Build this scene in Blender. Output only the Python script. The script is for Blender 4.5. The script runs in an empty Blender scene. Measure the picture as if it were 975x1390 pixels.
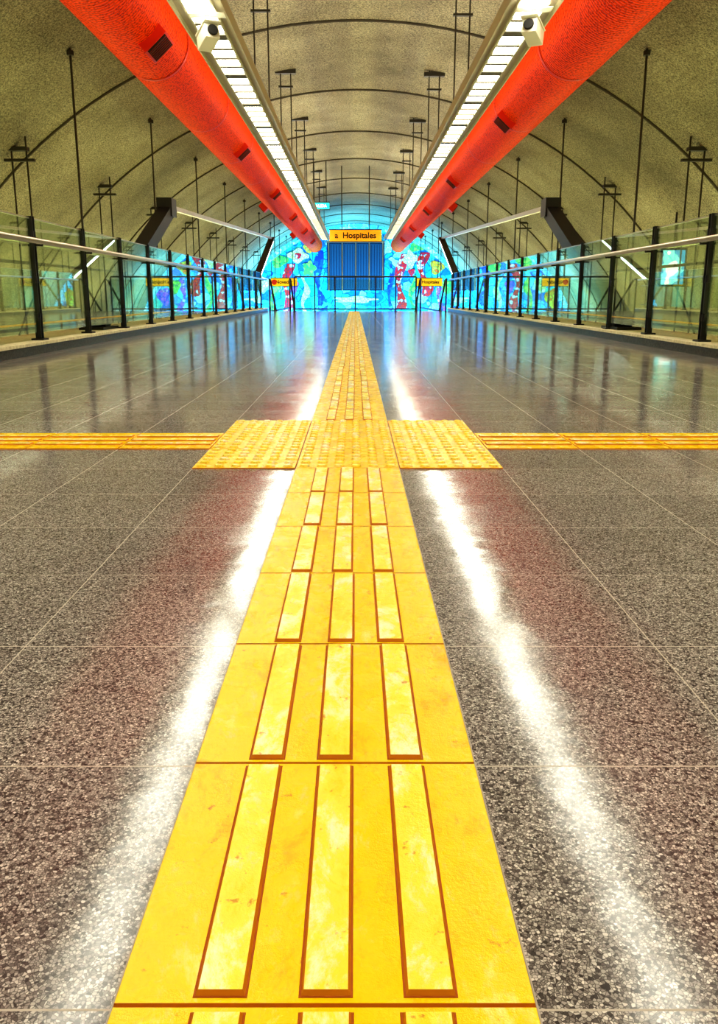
import bpy, math, random
from mathutils import Vector, Matrix
random.seed(7)
D = bpy.data
scene = bpy.context.scene
COL = scene.collection

# ------------------------------------------------------------------ helpers
class MB:
    def __init__(s):
        s.v=[]; s.f=[]; s.m=[]
    def add(s, vs, fs, mi=0):
        o=len(s.v); s.v+= [tuple(v) for v in vs]
        for i,f in enumerate(fs):
            s.f.append(tuple(o+k for k in f)); s.m.append(mi if isinstance(mi,int) else mi[i])
    def box(s, x0,x1,y0,y1,z0,z1, mi=0):
        vs=[(x0,y0,z0),(x1,y0,z0),(x1,y1,z0),(x0,y1,z0),(x0,y0,z1),(x1,y0,z1),(x1,y1,z1),(x0,y1,z1)]
        s.add(vs,[(0,3,2,1),(4,5,6,7),(0,1,5,4),(1,2,6,5),(2,3,7,6),(3,0,4,7)],mi)
    def frust(s, x0,x1,y0,y1,z0,z1, b, mtop=0, mside=1):
        vs=[(x0,y0,z0),(x1,y0,z0),(x1,y1,z0),(x0,y1,z0),(x0+b,y0+b,z1),(x1-b,y0+b,z1),(x1-b,y1-b,z1),(x0+b,y1-b,z1)]
        s.add(vs,[(4,5,6,7),(0,1,5,4),(1,2,6,5),(2,3,7,6),(3,0,4,7)],[mtop,mside,mside,mside,mside])
    def mbox(s, M, sx,sy,sz, mi=0):
        vs=[M@Vector((a*sx/2,b*sy/2,c*sz/2)) for a,b,c in [(-1,-1,-1),(1,-1,-1),(1,1,-1),(-1,1,-1),(-1,-1,1),(1,-1,1),(1,1,1),(-1,1,1)]]
        s.add(vs,[(0,3,2,1),(4,5,6,7),(0,1,5,4),(1,2,6,5),(2,3,7,6),(3,0,4,7)],mi)
    def tube(s, p0,p1,r,n=8,mi=0,r1=None,caps=True):
        p0=Vector(p0);p1=Vector(p1);d=(p1-p0).normalized()
        a=Vector((0,0,1)) if abs(d.z)<.9 else Vector((1,0,0))
        u=d.cross(a).normalized(); w=d.cross(u)
        r1=r if r1 is None else r1
        vs=[]
        for p,rr in((p0,r),(p1,r1)):
            for i in range(n):
                t=2*math.pi*i/n; vs.append(p+u*math.cos(t)*rr+w*math.sin(t)*rr)
        fs=[(i,(i+1)%n,n+(i+1)%n,n+i) for i in range(n)]
        if caps: fs+= [tuple(range(n-1,-1,-1)),tuple(range(n,2*n))]
        s.add(vs,fs,mi)
    def beam(s,p0,p1,w,h,mi=0):
        p0=Vector(p0);p1=Vector(p1);d=(p1-p0);L=d.length;d.normalize()
        x=Vector((1,0,0)) if abs(d.x)<.9 else Vector((0,1,0))
        z=x.cross(d).normalized(); x=d.cross(z).normalized()
        M=Matrix((x,d,z)).transposed().to_4x4(); M.translation=(p0+p1)/2
        s.mbox(M,w,L,h,mi)
    def obj(s,name,mats,parent=None,smooth=False,bevel=0):
        me=D.meshes.new(name); me.from_pydata(s.v,[],s.f)
        for m in mats: me.materials.append(m)
        for p,mi in zip(me.polygons,s.m):
            p.material_index=mi; p.use_smooth=smooth
        me.update()
        o=D.objects.new(name,me); COL.objects.link(o)
        if parent: o.parent=parent
        if bevel:
            b=o.modifiers.new('bevel','BEVEL'); b.width=bevel; b.segments=2; b.limit_method='ANGLE'
        return o
def empty(name,loc=(0,0,0)):
    e=D.objects.new(name,None); COL.objects.link(e); e.empty_display_size=.1
    return e

# ------------------------------------------------------------------ materials
def mat(name, col=(.5,.5,.5), rough=.5, metal=0, spec=.5, emis=None, es=0):
    m=D.materials.new(name); m.use_nodes=True
    b=m.node_tree.nodes['Principled BSDF']
    b.inputs['Base Color'].default_value=(*col,1); b.inputs['Roughness'].default_value=rough
    b.inputs['Metallic'].default_value=metal; b.inputs['Specular IOR Level'].default_value=spec
    if emis: b.inputs['Emission Color'].default_value=(*emis,1); b.inputs['Emission Strength'].default_value=es
    return m
class NT:
    def __init__(s,m): s.t=m.node_tree; s.n=s.t.nodes; s.l=s.t.links; s.b=s.n['Principled BSDF']
    def node(s,t,**k):
        n=s.n.new(t)
        for a,b in k.items(): setattr(n,a,b)
        return n
    def set(s,inp,v):
        if hasattr(v,'default_value') or isinstance(v,bpy.types.NodeSocket): s.l.new(v,inp)
        else: inp.default_value=v
    def math(s,op,a,b=0,c=None):
        n=s.node('ShaderNodeMath',operation=op); s.set(n.inputs[0],a); s.set(n.inputs[1],b)
        if c is not None: s.set(n.inputs[2],c)
        return n.outputs[0]
    def coord(s): return s.node('ShaderNodeTexCoord').outputs['Object']
    def scaled(s,v):
        n=s.node('ShaderNodeMapping'); n.inputs['Scale'].default_value=v; s.l.new(s.coord(),n.inputs[0]); return n.outputs[0]
    def noise(s,sc,det=2,rough=.5,vec=None,dist=0):
        n=s.node('ShaderNodeTexNoise'); n.inputs['Scale'].default_value=sc; n.inputs['Detail'].default_value=det
        n.inputs['Roughness'].default_value=rough; n.inputs['Distortion'].default_value=dist
        s.l.new(vec or s.coord(),n.inputs['Vector']); return n.outputs['Fac']
    def vor(s,sc,feat='F1',out='Color',vec=None):
        n=s.node('ShaderNodeTexVoronoi',feature=feat); n.inputs['Scale'].default_value=sc
        s.l.new(vec or s.coord(),n.inputs['Vector']); return n.outputs[out]
    def ramp(s,f,els,interp='LINEAR'):
        n=s.node('ShaderNodeValToRGB'); n.color_ramp.interpolation=interp
        e=n.color_ramp.elements
        while len(e)<len(els): e.new(.5)
        for i,(p,c) in enumerate(els): e[i].position=p; e[i].color=(*c,1)
        s.l.new(f,n.inputs[0]); return n.outputs[0]
    def mix(s,f,a,b,bt='MIX'):
        n=s.node('ShaderNodeMix',data_type='RGBA',blend_type=bt)
        s.set(n.inputs[0],f)
        for i,v in((6,a),(7,b)):
            if isinstance(v,tuple): n.inputs[i].default_value=(*v,1)
            else: s.l.new(v,n.inputs[i])
        return n.outputs[2]
    def color(s,c): s.l.new(c,s.b.inputs['Base Color'])
    def bump(s,h,st=.3,d=.01):
        n=s.node('ShaderNodeBump'); n.inputs['Strength'].default_value=st; n.inputs['Distance'].default_value=d
        s.l.new(h,n.inputs['Height']); s.l.new(n.outputs[0],s.b.inputs['Normal'])

T=.3; X0=-.1713; Y0=.168
# terrazzo floor
m_floor=mat('terrazzo_tile',rough=.2,spec=.42)
n=NT(m_floor); co=n.coord()
v=n.vor(360); sep=n.node('ShaderNodeSeparateColor'); n.l.new(v,sep.inputs[0])
chips=n.ramp(sep.outputs[0],[(0,(.07,.06,.062)),(.2,(.25,.228,.215)),(.5,(.47,.44,.415)),(.8,(.64,.61,.57)),(1,(.9,.87,.82))])
ed=n.vor(360,'DISTANCE_TO_EDGE','Distance')
chips=n.mix(n.ramp(ed,[(0,(1,1,1)),(.13,(0,0,0))]),chips,(.06,.052,.052))
big=n.noise(1.6,3); chips=n.mix(.5,chips,n.ramp(big,[(.3,(.68,.65,.64)),(.7,(1,1,1))]),'MULTIPLY')
sx=n.node('ShaderNodeSeparateXYZ'); n.l.new(co,sx.inputs[0])
fx=n.math('PINGPONG',n.math('SUBTRACT',sx.outputs[0],X0),T/2); fy=n.math('PINGPONG',n.math('SUBTRACT',sx.outputs[1],Y0),T/2)
joint=n.math('LESS_THAN',n.math('MINIMUM',fx,fy),.0009)
cell=n.node('ShaderNodeTexWhiteNoise',noise_dimensions='2D')
cv=n.node('ShaderNodeCombineXYZ')
n.l.new(n.math('FLOOR',n.math('DIVIDE',n.math('SUBTRACT',sx.outputs[0],X0),T)),cv.inputs[0])
n.l.new(n.math('FLOOR',n.math('DIVIDE',n.math('SUBTRACT',sx.outputs[1],Y0),T)),cv.inputs[1])
n.l.new(cv.outputs[0],cell.inputs['Vector'])
chips=n.mix(1.0,chips,n.ramp(cell.outputs['Value'],[(0,(.82,.82,.83)),(1,(1,1,1))]),'MULTIPLY')
n.color(n.mix(joint,chips,(.52,.48,.42)))
r=n.math('MULTIPLY_ADD',n.noise(5,5,.65),.18,.035)
n.l.new(n.math('MAXIMUM',r,n.math('MULTIPLY',joint,.6)),n.b.inputs['Roughness'])
n.bump(n.noise(6,3,.55),.4,.003)

# tactile yellow
def yellow(name,base,lt,dk,lo=.3,hi=.74,sp=.66):
    m=mat(name,rough=.45,spec=.5); n=NT(m)
    c=n.ramp(n.noise(9,8,.78,dist=.3,vec=n.scaled((1.5,.8,1))),[(lo,dk),(lo+.12,base),(hi-.12,base),(hi,lt)])
    spots=n.ramp(n.noise(60,4,.65),[(sp,(0,0,0)),(sp+.06,(1,1,1))])
    c=n.mix(n.math('MULTIPLY',spots,.7),c,(.55,.15,.006))
    n.color(c); n.bump(n.noise(90,5,.75),.5,.002)
    n.l.new(n.math('MULTIPLY_ADD',n.noise(18,3),.5,.0),n.b.inputs['Roughness'])
    return m
m_yel=yellow('tactile_yellow',(1,.70,.0),(1,.86,.28),(.95,.5,.0),.34,.68)
m_bar=yellow('tactile_bar_worn_yellow',(1,.83,.08),(1,.95,.62),(1,.68,.0),.33,.61,.64)
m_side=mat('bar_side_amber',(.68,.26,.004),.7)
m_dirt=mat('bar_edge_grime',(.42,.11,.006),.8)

# vault
m_vault=mat('vault_plaster',rough=.75,spec=.3); n=NT(m_vault)
c=n.ramp(n.noise(.35,5,.6),[(.3,(.20,.18,.115)),(.5,(.33,.305,.205)),(.7,(.47,.44,.31))])
g=n.ramp(n.noise(38,3,.85),[(.38,(.28,.28,.28)),(.62,(1.3,1.28,1.22))])
n.color(n.mix(1,c,g,'MULTIPLY')); n.bump(n.noise(30,4,.7),.5,.012)
# mural base
m_mural=mat('mosaic_tile_mural',rough=.3); n=NT(m_mural)
co=n.coord(); nz=n.node('ShaderNodeTexNoise'); nz.inputs['Scale'].default_value=.8; n.l.new(co,nz.inputs['Vector'])
vm=n.node('ShaderNodeVectorMath',operation='MULTIPLY_ADD'); n.l.new(nz.outputs['Color'],vm.inputs[0]); vm.inputs[1].default_value=(1.6,1.6,1.6); n.l.new(co,vm.inputs[2])
v=n.vor(1.5,vec=vm.outputs[0]); sep=n.node('ShaderNodeSeparateColor'); n.l.new(v,sep.inputs[0])
c=n.ramp(sep.outputs[0],[(0,(.01,.2,.55)),(.18,(.03,.5,.8)),(.42,(.1,.7,.85)),(.6,(.5,.8,.9)),(.7,(.02,.35,.65)),(.84,(.1,.65,.45)),(.94,(.8,.85,.8))],'CONSTANT')
e1=n.vor(1.5,'DISTANCE_TO_EDGE','Distance',vec=vm.outputs[0])
c=n.mix(n.ramp(e1,[(.03,(1,1,1)),(.05,(0,0,0))]),c,(.01,.13,.4))
t=n.vor(9); sp=n.node('ShaderNodeSeparateColor'); n.l.new(t,sp.inputs[0])
c=n.mix(1,c,n.ramp(sp.outputs[1],[(0,(.55,.6,.7)),(1,(1.2,1.2,1.2))]),'MULTIPLY')
e2=n.vor(9,'DISTANCE_TO_EDGE','Distance')
n.color(n.mix(n.ramp(e2,[(0,(1,1,1)),(.06,(0,0,0))]),c,(.02,.12,.25)))
def mosaic(name,a,b,c3):
    m=mat(name,rough=.35); n=NT(m)
    v=n.vor(6); sp=n.node('ShaderNodeSeparateColor'); n.l.new(v,sp.inputs[0])
    c=n.ramp(sp.outputs[0],[(0,a),(.45,b),(.8,c3)],'CONSTANT')
    e=n.vor(6,'DISTANCE_TO_EDGE','Distance')
    n.color(n.mix(n.ramp(e,[(0,(1,1,1)),(.07,(0,0,0))]),c,(.02,.05,.1))); return m
mo_red=mosaic('mosaic_red',(1,.02,.01),(.9,.01,.03),(1,.5,.5))
mo_grn=mosaic('mosaic_green',(.15,.5,.08),(.5,.75,.1),(.05,.35,.12))
mo_bei=mosaic('mosaic_cream',(1,.7,.3),(1,.8,.45),(.8,.5,.18))
mo_pur=mosaic('mosaic_violet',(.6,.1,.6),(.15,.1,.7),(.95,.5,.8))
mo_org=mosaic('mosaic_orange',(1,.35,.02),(1,.6,.06),(1,.15,.02))
mo_nav=mosaic('mosaic_navy',(.005,.04,.3),(.01,.1,.45),(.1,.45,.75))

m_duct=mat('red_perforated_duct',(.85,.05,.01),.6,spec=.12); n=NT(m_duct)
w=n.node('ShaderNodeTexWave',wave_type='BANDS',bands_direction='Y'); w.inputs['Scale'].default_value=6; w.inputs['Distortion'].default_value=0
n.l.new(n.coord(),w.inputs['Vector'])
pv=n.vor(34,'F1','Distance')
c=n.mix(n.ramp(pv,[(.2,(1,1,1)),(.5,(0,0,0))]),(1,.085,.002),(.5,.014,.0))
n.color(n.mix(.5,c,n.ramp(w.outputs['Fac'],[(0,(.35,.35,.35)),(.4,(1,1,1))]),'MULTIPLY')); n.bump(w.outputs['Fac'],.4,.02)
m_ductrim=mat('duct_outlet_red',(.75,.03,.002),.5)
m_black=mat('dark_void',(.012,.01,.008),.7)
m_grate=mat('outlet_grate',(.25,.03,.01),.6)
m_steel=mat('brushed_steel',(.62,.6,.53),.28,1)
m_dark=mat('dark_painted_steel',(.04,.04,.036),.4,.3)
m_housing=mat('luminaire_housing',(.6,.56,.44),.5,.2)
m_baffle=mat('louvre_baffle',(.10,.08,.05),.5)
m_white=mat('white_plastic',(.8,.78,.68),.4)
m_rod=mat('rod_steel',(.07,.065,.05),.5,.4)
m_cable=mat('joint_sealant',(.07,.06,.04),.8)
m_light=mat('fluorescent_diffuser',(1,1,1),.5,emis=(1,.98,.84),es=13)
m_vaultfill=mat('added_vault_fill',(1,1,1),.5,emis=(1,.98,.8),es=8)  # added glow that brightens the vault, not a known part of the luminaire
m_plat=mat('platform_lamp',(1,1,1),.5,emis=(1,.97,.5),es=17)
m_tubew=mat('cool_tube_light',(1,1,1),.5,emis=(.85,.97,1),es=7)
m_curbf=mat('curb_dark_granite',(.05,.047,.045),.3); n=NT(m_curbf)
n.color(n.ramp(n.noise(60,4,.7),[(.35,(.02,.02,.02)),(.7,(.13,.12,.11))]))
m_curbt=mat('curb_cream_stone',(.45,.38,.24),.5); n=NT(m_curbt)
n.color(n.ramp(n.noise(25,4,.7),[(.35,(.65,.58,.36)),(.7,(.95,.88,.62))]))
m_plfl=mat('platform_floor',(.25,.22,.17),.35); n=NT(m_plfl)
n.color(n.ramp(n.noise(3,5,.7),[(.35,(.2,.19,.13)),(.7,(.4,.38,.28))]))
m_sign=mat('sign_orange',(1,.42,.02),.5,emis=(1,.42,.02),es=.35)
m_signy=mat('sign_yellow',(1,.62,.02),.5,emis=(1,.6,.02),es=.3)
m_txt=mat('sign_lettering',(.02,.018,.015),.6)
m_exit=mat('exit_sign_cyan',(.02,.7,.65),.4,emis=(.02,.75,.7),es=.9)
m_wtxt=mat('white_lettering',(.9,.9,.9),.5,emis=(1,1,1),es=1)
m_redp=mat('red_disc',(.8,.04,.02),.5)
m_screen=mat('lit_advert',(.1,.5,.6),.3,emis=(.2,.8,1),es=1.2); n=NT(m_screen)
c=n.ramp(n.noise(2.5,2),[(.4,(.02,.3,.6)),(.52,(.2,.85,.9)),(.62,(1,1,1))],'CONSTANT'); n.color(c); n.l.new(c,n.b.inputs['Emission Color'])
m_grl=mat('grille_blue_steel',(.025,.085,.15),.35,.3)
m_grl2=mat('grille_frame',(.01,.03,.07),.4,.4)

# glass: thin clear pane with grazing reflections
m_glass=D.materials.new('railing_glass'); m_glass.use_nodes=True
t=m_glass.node_tree; t.nodes.clear()
o=t.nodes.new('ShaderNodeOutputMaterial'); mx=t.nodes.new('ShaderNodeMixShader'); tr=t.nodes.new('ShaderNodeBsdfTransparent'); gl=t.nodes.new('ShaderNodeBsdfGlossy')
tr.inputs[0].default_value=(.88,.93,.83,1); gl.inputs['Roughness'].default_value=.01; gl.inputs[0].default_value=(.9,1,.95,1)
lw=t.nodes.new('ShaderNodeLayerWeight'); lw.inputs[0].default_value=.5
p=t.nodes.new('ShaderNodeMath'); p.operation='POWER'; p.inputs[1].default_value=2.2
q=t.nodes.new('ShaderNodeMath'); q.operation='MULTIPLY_ADD'; q.inputs[1].default_value=.82; q.inputs[2].default_value=.04
t.links.new(lw.outputs['Facing'],p.inputs[0]); t.links.new(p.outputs[0],q.inputs[0]); t.links.new(q.outputs[0],mx.inputs[0])
t.links.new(tr.outputs[0],mx.inputs[1]); t.links.new(gl.outputs[0],mx.inputs[2]); t.links.new(mx.outputs[0],o.inputs[0])

# ------------------------------------------------------------------ shell
XL,XR=-2.68,2.86; YE=25.4; YB=-6
CX,CZ,R=.05,-3.63,8.48; YW=52.7; ZP=-3.3
b=MB(); b.box(XL-.62,XR+.62,YB,YE,-.35,0); b.obj('floor',[m_floor])
b=MB(); b.box(CX-8.5,CX+8.5,YB,YW,ZP-.3,ZP); b.obj('floor_platform',[m_plfl])
N=96; a0=math.asin((ZP-CZ)/R)
arc=[(CX+R*math.cos(a0+(math.pi-2*a0)*i/N),CZ+R*math.sin(a0+(math.pi-2*a0)*i/N)) for i in range(N+1)]
b=MB(); vs=[];fs=[]
ys=[YB+ (YW-YB)*j/20 for j in range(21)]
for y in ys: vs+=[(x,y,z) for x,z in arc]
for j in range(20):
    for i in range(N): a=j*(N+1)+i; fs.append((a,a+1,a+N+2,a+N+1))
b.add(vs,fs); b.obj('ceiling',[m_vault],smooth=True)
for nm,y,mm in(('wall_far',YW,m_mural),('wall_back',YB,m_vault)):
    b=MB(); vs=[(x,y,z) for x,z in arc]; b.add(vs,[tuple(range(len(vs)))])
    b.obj(nm,[mm])
# expansion-joint ribs on the vault
b=MB(); r2=R-.01
y=14.4-4.53*4
while y<YW-1:
    pts=[(CX+r2*math.cos(a0+(math.pi-2*a0)*i/72),y,CZ+r2*math.sin(a0+(math.pi-2*a0)*i/72)) for i in range(73)]
    for p,q in zip(pts,pts[1:]): b.tube(p,q,.024,6,0,caps=False)
    y+=4.53
b.obj('trim_vault_joints',[m_cable])
# arched cream/cyan border round the mural
b=MB()
for i in range(72):
    aa=a0+(math.pi-2*a0)*i/72; ab=a0+(math.pi-2*a0)*(i+1)/72
    P=lambda a,r,y:(CX+r*math.cos(a),y,CZ+r*math.sin(a))
    b.add([P(aa,R-.02,YW-.12),P(ab,R-.02,YW-.12),P(ab,R-.3,YW-.12),P(aa,R-.3,YW-.12),P(aa,R-.3,YW),P(ab,R-.3,YW)],[(0,1,2,3),(3,2,5,4)],0)
b.obj('trim_mural_arch',[mosaic('mosaic_sky',(.2,.7,.95),(.5,.9,1),(.9,1,1))])

# kerbs
for s,x in((-1,XL),(1,XR)):
    b=MB(); xa,xb=sorted((x,x+s*.62))
    b.box(xa,xb,YB+.03,YE,0,.075,0)
    xa,xb=sorted((x-s*.01,x+s*.62)); b.box(xa,xb,YB+.03,YE,.075,.1,1)
    b.obj('kerb' ,[m_curbf,m_curbt])

# ------------------------------------------------------------------ tactile paving
b=MB(); g=.0008; th=.004
def slab(ix,iy):
    x=X0+ix*T; y=Y0+iy*T
    b.frust(x+g,x+T-g,y+g,y+T-g,0,th,.001,0,2); return x,y
def bar_tile(ix,iy,along='y'):
    x,y=slab(ix,iy)
    for c in(.255,.5,.745):
        j=random.uniform(-.002,.002); w=.018
        if along=='y':
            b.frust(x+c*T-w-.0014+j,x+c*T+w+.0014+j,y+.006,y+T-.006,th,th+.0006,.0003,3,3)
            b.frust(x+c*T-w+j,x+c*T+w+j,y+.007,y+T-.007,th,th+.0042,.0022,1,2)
        else:
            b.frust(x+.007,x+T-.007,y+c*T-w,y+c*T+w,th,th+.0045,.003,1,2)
def dot_tile(ix,iy):
    x,y=slab(ix,iy)
    for i in range(6):
        for j in range(6):
            cx=x+(i+.5)*T/6; cy=y+(j+.5)*T/6
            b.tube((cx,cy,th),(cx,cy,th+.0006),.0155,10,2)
            b.tube((cx,cy,th+.0006),(cx,cy,th+.005),.0145,10,1,r1=.011)
for iy in range(-4,83):
    if iy in(7,8,9): continue
    bar_tile(0,iy)
for ix in(-1,0,1):
    for iy in(7,8,9): dot_tile(ix,iy)
for ix in list(range(-8,-1))+list(range(2,10)): bar_tile(ix,8,'x')
b.obj('tactile_paving',[m_yel,m_bar,m_side,m_dirt])

# ------------------------------------------------------------------ railings
def railing(x,s,y0,sp,name='glass_railing'):
    E=empty(name); xp=x+s*.12
    p=MB(); gm=MB(); h=MB()
    y=y0-sp*8; ysn=[]
    while y<YE-.05: ysn.append(y); y+=sp
    for y in ysn:
        for d in(-.024,.024):
            p.box(xp-.026,xp+.026,y+d-.005,y+d+.005,.1,1.15)
        p.box(xp-.055,xp+.055,y-.06,y+.06,.1,.115)
        for z in(.3,.62,1.0): p.box(xp-.02,xp+.02,y-.05,y+.05,z-.03,z+.03)
        p.tube((xp,y,.91),(xp-s*.085,y,.91),.01,6); p.tube((xp-s*.085,y,.9),(xp-s*.085,y,.93),.012,6)
    for a,c in zip(ysn,ysn[1:]):
        gm.box(xp-.006,xp+.006,a+.035,c-.035,.17,1.13)
        p.box(xp-.009,xp+.009,a+.035,c-.035,1.128,1.14,1)
    h.tube((xp-s*.085,ysn[0]-.3,.94),(xp-s*.085,YE,.94),.024,12)
    h.tube((xp+s*.05,ysn[0]-.3,.76),(xp+s*.05,YE,.76),.014,8,1)
    h.tube((xp+s*.05,ysn[0]-.3,.2),(xp+s*.05,YE,.2),.014,8,1)
    p.obj('posts',[m_dark,m_steel],E); gm.obj('glass_panels',[m_glass],E); h.obj('handrail',[m_steel,m_dark],E,smooth=True)
railing(XL,-1,7.25,1.33); railing(XR,1,7.0,1.3)
# end balustrade between the stairheads
E=empty('glass_railing'); p=MB(); gm=MB(); xs=[-1.85+i*.62 for i in range(7)]
ye=YE-.1
for x in xs: p.box(x-.02,x+.02,ye-.03,ye+.03,.006,1.02); p.box(x-.05,x+.05,ye-.05,ye+.05,0,.012)
for a,c in zip(xs,xs[1:]): gm.box(a+.03,c-.03,ye-.005,ye+.005,.1,.95)
p.tube((xs[0],ye,1.03),(xs[-1],ye,1.03),.024,10); p.box(xs[0],xs[-1],ye-.02,ye+.02,.05,.09)
p.obj('posts',[m_dark],E); gm.obj('glass_panels',[m_glass],E)
# staircases at either side
for x0,x1 in((XL+.05,-1.95),(1.97,XR-.05)):
    E=empty('staircase'); b=MB(); n_=19; rise=-(ZP)/n_
    for i in range(n_): b.box(x0,x1,YE+i*.3,YE+(i+1)*.3+.02,-rise*(i+2) if i<n_-1 else ZP,-rise*(i+1)+ (0 if i<n_-1 else .02))
    b.obj('steps',[m_plfl],E)
    h=MB()
    for x in(x0+.03,x1-.03):
        h.tube((x,YE-.25,.95),(x,YE,.95),.03,10); h.tube((x,YE,.95),(x,YE+5.7,.95+ZP),.03,10)
        h.tube((x,YE-.25,.95),(x,YE-.25,0),.025,8)
        for k in range(1,6): h.tube((x,YE+k*1.1,.95+ZP*k*1.1/5.7),(x,YE+k*1.1,ZP*k*1.1/5.7-.15),.018,8)
    h.obj('handrails',[m_dark],E,smooth=True)

# ------------------------------------------------------------------ ducts
def duct(x,z,r,vents,outs,s):
    E=empty('ventilation_duct'); b=MB(); n_=40
    y0,y1=-3,50.4
    ys=[y0+(y1-y0)*i/60 for i in range(61)]
    vs=[];fs=[]
    for y in ys: vs+=[(x+r*math.cos(2*math.pi*i/n_),y,z+r*math.sin(2*math.pi*i/n_)) for i in range(n_)]
    for j in range(60):
        for i in range(n_): a=j*n_+i;c=j*n_+(i+1)%n_; fs.append((a,c,c+n_,a+n_))
    b.add(vs,fs); b.obj('duct_tube',[m_duct],E,smooth=True)
    c=MB()
    for y in(y0,y1): 
        c.tube((x,y-.03,z),(x,y+.03,z),r+.02,40,0)
        c.tube((x,y+(-.031 if y<0 else .031),z),(x,y,z),r-.05,30,1)
    y=1.2
    while y<50: c.tube((x,y-.025,z),(x,y+.025,z),r+.012,40,0,caps=False); y+=3.1
    c.obj('joint_collars',[m_ductrim,m_black],E)
    v=MB()
    def outlet(y,ang,L=.42,W=.3,hh=.12):
        ca,sa=math.cos(ang),math.sin(ang)
        M=Matrix(((-sa,0,ca,x+ca*(r+hh/2-.07)),(0,1,0,y),(ca,0,sa,z+sa*(r+hh/2-.07)),(0,0,0,1)))
        v.mbox(M,W,L,hh+.06,0)
        M2=M.copy(); M2.translation=M.translation+Vector((ca,0,sa))*(hh/2+.032)
        v.mbox(M2,W-.05,L-.05,.01,1)
        for k in range(-3,4):
            M3=M2.copy(); M3.translation=M2.translation+Vector((ca,0,sa))*.006+Vector((0,k*.05,0)); v.mbox(M3,W-.05,.012,.012,2)
    inner=math.radians(-48) if s<0 else math.radians(-132)
    outer=math.radians(-140) if s<0 else math.radians(-40)
    for y in vents: outlet(y,inner)
    for y in outs: outlet(y,outer,.3,.25,.2)
    v.obj('air_outlets',[m_ductrim,m_black,m_grate],E)
    h=MB(); 
    y=3.07
    while y<50:
        for dx in(-r*.75,r*.75):
            zz=CZ+math.sqrt(R*R-(x+dx-CX)**2)
            h.tube((x+dx,y,z+r*.66),(x+dx,y,zz),.012,6)
        y+=4.53
    h.obj('hanger_rods',[m_rod],E)
duct(-2.42,3.44,.43,[2.8,9.4,16.1,22.6,29,35.4,42],[26,38],-1)
duct(2.62,3.44,.43,[6.6,13.4,20.2,27,33.8,40.6],[26,38],1)

# ------------------------------------------------------------------ pendant luminaires
def lum(x,z):
    E=empty('linear_pendant_light'); b=MB(); y0,y1=-3,38; w=.115; W=.225
    b.box(x-W,x+W,y0,y1,z+.05,z+.12,0)
    for sgn in(-1,1):
        xa,xb=sorted((x+sgn*w,x+sgn*(w+.02))); b.box(xa,xb,y0,y1,z+.015,z+.05,0)
        xa,xb=sorted((x+sgn*(W-.012),x+sgn*W)); b.box(xa,xb,y0,y1,z+.0,z+.05,0)
    y=y0; k=0
    while y<y1:
        big=(k%4==0); t_=.16 if big else .06
        b.box(x-w,x+w,y,y+t_,z+.02,z+.044,1); y+=.33+(.11 if big else 0); k+=1
    b.obj('housing',[m_housing,m_baffle],E)
    e=MB(); e.add([(x-w,y0,z+.045),(x+w,y0,z+.045),(x+w,y1,z+.045),(x-w,y1,z+.045)],[(0,3,2,1)],0); e.obj('diffuser',[m_light],E)
    e=MB(); e.add([(x-w,y0,z+.125),(x+w,y0,z+.125),(x+w,y1,z+.125),(x-w,y1,z+.125)],[(0,1,2,3)],0); e.obj('added_vault_fill',[m_vaultfill],E)  # added upward-glowing strip on the housing, fills the vault with light
    h=MB(); y=17-4.3*4
    while y<y1:
        for d in(-.1,.1):
            xx=x+d; zz=CZ+math.sqrt(R*R-(xx-CX)**2); h.tube((xx,y,z+.12),(xx,y,zz),.012,6)
        h.box(x-.2,x+.2,y-.06,y+.06,zz-.07,zz); h.box(x-.14,x+.14,y-.03,y+.03,zz-.32,zz-.29)
        h.box(x-.16,x+.16,y-.05,y+.05,z+.12,z+.16)
        y+=4.3
    h.obj('hanger_rods',[m_rod],E)
lum(-1.35,2.89); lum(1.545,2.92)

# CCTV cameras
def cctv(x,y,z,yaw):
    E=empty('security_camera'); b=MB(); M=Matrix.Translation((x,y,z))@Matrix.Rotation(yaw,4,'Z')@Matrix.Rotation(-.25,4,'X')
    b.mbox(M,.13,.24,.12); b.mbox(M@Matrix.Translation((0,-.02,.068)),.15,.28,.015)
    b.tube(M@Vector((0,-.12,0)),M@Vector((0,-.145,0)),.045,16,1)
    b.tube((x,y,z+.05),(x,y,z+.19),.02,10); b.box(x-.16,x+.16,y-.06,y+.06,z+.175,z+.19)
    b.obj('camera_body',[m_white,m_black],E,bevel=.008)
cctv(-1.29,7.75,2.69,.5); cctv(1.55,7.7,2.72,-.5)

# ------------------------------------------------------------------ side hangers + platform lights
def vz(x): return CZ+math.sqrt(R*R-(x-CX)**2)-.004
for s in(-1,1):
    E=empty('platform_light'); xx=CX+s*5.45; b=MB(); b.box(xx-.1,xx+.1,YB+.5,50,-.62,-.5); b.obj('lamp_strip',[m_plat],E)
    c=MB(); c.box(xx-.02,xx+.02,YB+.4,50.1,-.5,-.46)
    y=18.3-4.53*5
    while y<50:
        for d in(-.12,.12): c.tube((xx+d,y,-.5),(xx+d,y,vz(xx+d)),.014,6)
        z=vz(xx); c.box(xx-.24,xx+.24,y-.04,y+.04,z-.28,z-.24); c.box(xx-.15,xx+.15,y-.06,y+.06,z-.12,z-.06)
        y+=4.53
    c.obj('hanger_frame',[m_rod],E)
    E=empty('cable_tray'); xx=CX+s*4.02; c=MB(); c.box(xx-.1,xx+.1,YB+.4,50,-.3,-.24)
    y=12.25-4.53*4
    while y<50: c.tube((xx,y,-.24),(xx,y,vz(xx)),.016,6); c.tube((xx,y,vz(xx)-.09),(xx,y,vz(xx)-.03),.05,8); y+=4.53
    c.obj('tray_and_rods',[m_rod],E)

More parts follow.
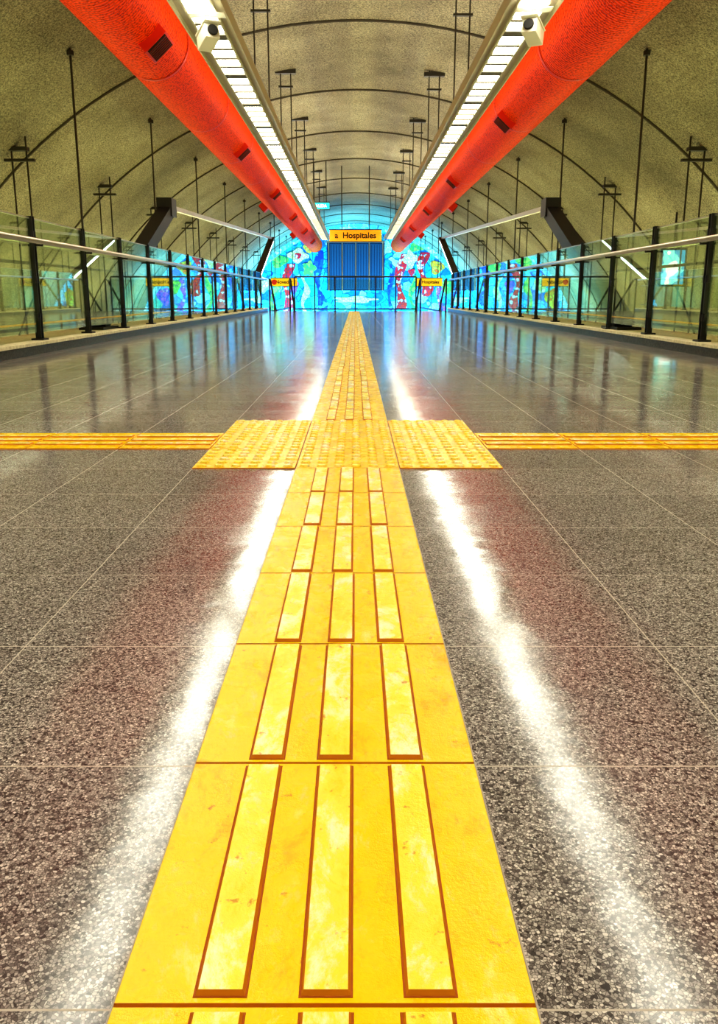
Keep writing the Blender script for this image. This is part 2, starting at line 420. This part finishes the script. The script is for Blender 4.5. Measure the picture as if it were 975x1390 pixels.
# inclined steel frames beside the railings
for s,x in((-1,-3.0),(1,3.12)):
    E=empty('inclined_steel_frame'); b=MB()
    b.beam((x,9.5,.16),(x,13.7,1.9),.2,.2,0)
    b.beam((x,13.4,1.86),(x,30.2,2.47),.07,.07,1)
    b.beam((x,13.45,1.98),(x,13.45,1.7),.24,.34,0)
    b.box(x-.14,x+.14,9.3,9.9,.1,.13,0)
    b.beam((x,25.2,.1),(x,25.2,1.05),.08,.08,0)
    b.beam((x,25.2,1.0),(x,30.2,2.5),.2,.05,0)
    b.obj('frame_members',[m_dark,m_steel],E)
    e=MB(); e.beam((x,25.4,.98),(x,30.0,2.38),.17,.05,0); e.obj('tube_light',[m_tubew],E)

# ------------------------------------------------------------------ signs
def text(body,loc,size,m,parent,name='lettering'):
    c=D.curves.new(name,'FONT'); c.body=body; c.size=size; c.align_x='CENTER'; c.align_y='CENTER'; c.extrude=.004; c.offset=size*.02
    o=D.objects.new(name,c); COL.objects.link(o); o.location=loc; o.rotation_euler=(math.pi/2,0,0); c.materials.append(m); o.parent=parent
def sign(name,x,y,z,w,h,m,txt,tm,size,rodx):
    E=empty(name); b=MB(); b.box(x-w/2,x+w/2,y-.05,y+.05,z-h/2,z+h/2,0); b.obj('panel',[m],E,bevel=.01)
    f=MB(); f.box(x-w/2-.02,x+w/2+.02,y-.045,y+.06,z+h/2,z+h/2+.03); f.box(x-w/2-.02,x+w/2+.02,y-.045,y+.06,z-h/2-.02,z-h/2)
    for d in rodx: f.tube((x+d,y,z+h/2),(x+d,y,vz(x+d)),.018,6)
    f.obj('frame_and_rods',[m_rod],E)
    text(txt,(x,y-.055,z),size,tm,E); return E
sign('hanging_direction_sign',.02,29.5,2.52,1.82,.38,m_sign,'a  Hospitales',m_txt,.28,(-.48,.48))
E=sign('hanging_direction_sign',-3.25,38,1.06,1.2,.34,m_signy,'Novedar',m_txt,.22,(-.4,.4))
b=MB(); b.tube((-3.7,37.94,1.06),(-3.7,37.93,1.06),.12,20); b.obj('red_disc',[m_redp],E)
sign('hanging_direction_sign',3.4,38,1.06,1.2,.34,m_signy,'a Hospitales',m_txt,.19,(-.4,.4))
sign('exit_sign',-1.15,28,3.36,.6,.2,m_exit,'SALIDA',m_wtxt,.13,(-.2,.2))

# lit platform advert
for x,y,z,w,h,rz in((6.3,16.5,1.02,.42,.66,-.15),):
    E=empty('lit_advert_panel'); M=Matrix.Translation((x,y,z))@Matrix.Rotation(rz,4,'Z')
    b=MB(); b.mbox(M,w+.08,.1,h+.08); b.tube((x,y,z+h/2),(x,y,vz(x)-.03),.02,6); b.obj('casing',[m_dark],E)
    b=MB(); b.mbox(M@Matrix.Translation((0,-.055,0)),w,.01,h); b.obj('screen',[m_screen],E)

# ------------------------------------------------------------------ far wall: grille and mosaic figures
E=empty('ventilation_grille'); b=MB(); yw=YW-.02
b.box(-1.75,1.85,yw-.2,yw,.75,3.7,1)
xs=[-1.65,-.8,.05,.9,1.75]
for a,c in zip(xs,xs[1:]):
    b.box(a+.06,c-.06,yw-.23,yw-.2,.85,3.6,0)
    for k in range(4): b.box(a+.13+k*.17,a+.17+k*.17,yw-.26,yw-.22,.9,3.55,1)
for x in xs: b.box(x-.03,x+.03,yw-.3,yw-.2,.75,3.7,2)
b.box(-1.8,1.9,yw-.32,yw-.2,3.68,3.78,2)
b.obj('grille_panels',[m_grl,m_grl2,m_steel],E)
MU=empty('mosaic_figures')
def wavy(xc,z0,z1,w,amp,fr,ph,m,lean=0):
    b=MB(); n_=30; L=[];Rr=[]
    for i in range(n_+1):
        t=i/n_; z=z0+(z1-z0)*t; x=xc+amp*math.sin(fr*t*6.28+ph)+lean*t; ww=w*(.75+.35*math.sin(t*9+ph))
        L.append((x-ww/2,z));Rr.append((x+ww/2,z))
    y=YW-.05
    vs=[(x,y,z) for x,z in L]+[(x,y,z) for x,z in Rr]; k=n_+1
    b.add(vs,[(i,k+i,k+i+1,i+1) for i in range(n_)],0)
    vs=[(x,y+.05,z) for x,z in L]+[(x,y+.05,z) for x,z in Rr]+vs
    b.add(vs,[(i,i+1,2*k+i+1,2*k+i) for i in range(n_)]+[(k+i+1,k+i,3*k+i,3*k+i+1) for i in range(n_)],0)
    b.obj('mosaic_column',[m],MU)
def blob(xc,zc,rx,rz,m,ph=0,k=3,am=.2,dy=0):
    b=MB(); n_=36; vs=[(xc,YW-.08-dy,zc)]
    for i in range(n_):
        a=6.283*i/n_; q=1+am*math.sin(k*a+ph); vs.append((xc+rx*q*math.cos(a),YW-.07-dy,zc+rz*q*math.sin(a)))
    b.add(vs,[(0,1+i,1+(i+1)%n_) for i in range(n_)],0); b.obj('mosaic_shape',[m],MU)
wavy(-4.4,-.6,2.4,.55,.18,1.2,0,mo_red,.2); wavy(-2.2,-.6,3.2,.6,.15,1,1,mo_nav,-.1)
wavy(-5.3,-.6,1.6,.4,.12,1.3,2,mo_grn,.3); wavy(-3.2,-.6,1.6,.4,.15,1.2,3,mo_bei)
wavy(2.85,-.4,3.0,.6,.15,1.1,1,mo_red,.1); wavy(4.5,.4,3.1,.65,.2,1.2,0,mo_red,-.25)
wavy(3.7,-.6,1.7,.4,.15,1,2,mo_grn); wavy(5.5,-.6,1.6,.4,.12,1.3,1,mo_pur,-.2); wavy(2.25,-.5,2.4,.3,.1,1.2,2,mo_nav)
blob(-4.8,2.6,.55,.4,mo_grn,1); blob(-3.6,2.9,.6,.4,mo_bei,2,4); blob(-2.9,3.35,.35,.25,mo_org,0); blob(-3.9,1.0,.3,.4,mo_pur)
blob(-2.9,2.1,.4,.45,mo_grn,1,5); blob(-5.9,1.2,.4,.5,mo_bei,1); blob(3.5,2.7,.4,.5,mo_bei,1,4); blob(5.2,2.2,.45,.4,mo_org,1)
blob(3.9,3.4,.5,.25,mo_grn,2); blob(5.9,1.0,.4,.4,mo_grn); blob(3.6,1.9,.22,.22,mo_red,0,3,.1,.02); blob(-3.6,2.9,.22,.18,mo_red,0,3,.1,.02)
blob(6.6,.4,.4,.5,mo_pur,1); blob(-6.6,.3,.4,.6,mo_org,1); blob(-1.0,4.2,.5,.2,mo_bei); blob(1.1,4.2,.5,.2,mo_bei,2); blob(0,.2,1.3,.2,mo_bei,1,5)

# blue wall washers in the stairwell
def area(name,loc,rot,sx,sy,pw,col):
    l=D.lights.new(name,'AREA'); l.shape='RECTANGLE'; l.size=sx; l.size_y=sy; l.energy=pw; l.color=col
    o=D.objects.new(name,l); COL.objects.link(o); o.location=loc; o.rotation_euler=rot; return o
for x in(-4.5,0,4.6):
    E=empty('blue_wall_washer'); b=MB(); b.box(x-1.8,x+1.8,47.8,48.2,-2.5,-2.32); b.box(x-1.5,x-1.4,47.9,48.1,ZP,-2.5);b.box(x+1.4,x+1.5,47.9,48.1,ZP,-2.5); b.obj('housing',[m_dark],E)
    a=area('washer_lamp',(x,48.0,-2.25),(math.radians(150),0,0),3.4,.3,1000,(.08,.56,1)); a.parent=E

w=D.worlds.new('station_air'); scene.world=w; w.use_nodes=True
w.node_tree.nodes['Background'].inputs[0].default_value=(.2,.18,.14,1); w.node_tree.nodes['Background'].inputs[1].default_value=.3

# ------------------------------------------------------------------ camera
cam=D.cameras.new('camera'); co_=D.objects.new('camera',cam); COL.objects.link(co_)
co_.location=(0,0,.49); co_.rotation_euler=(math.radians(90-12.88),0,0)
cam.sensor_fit='HORIZONTAL'; cam.sensor_width=36; cam.lens=1092/975*36
cam.shift_x=5.5/975; cam.shift_y=-45/975; cam.clip_start=.02; cam.clip_end=200
scene.camera=co_
scene.view_settings.view_transform='Standard'
try: scene.view_settings.look='High Contrast'
except Exception: pass
scene.view_settings.exposure=.38
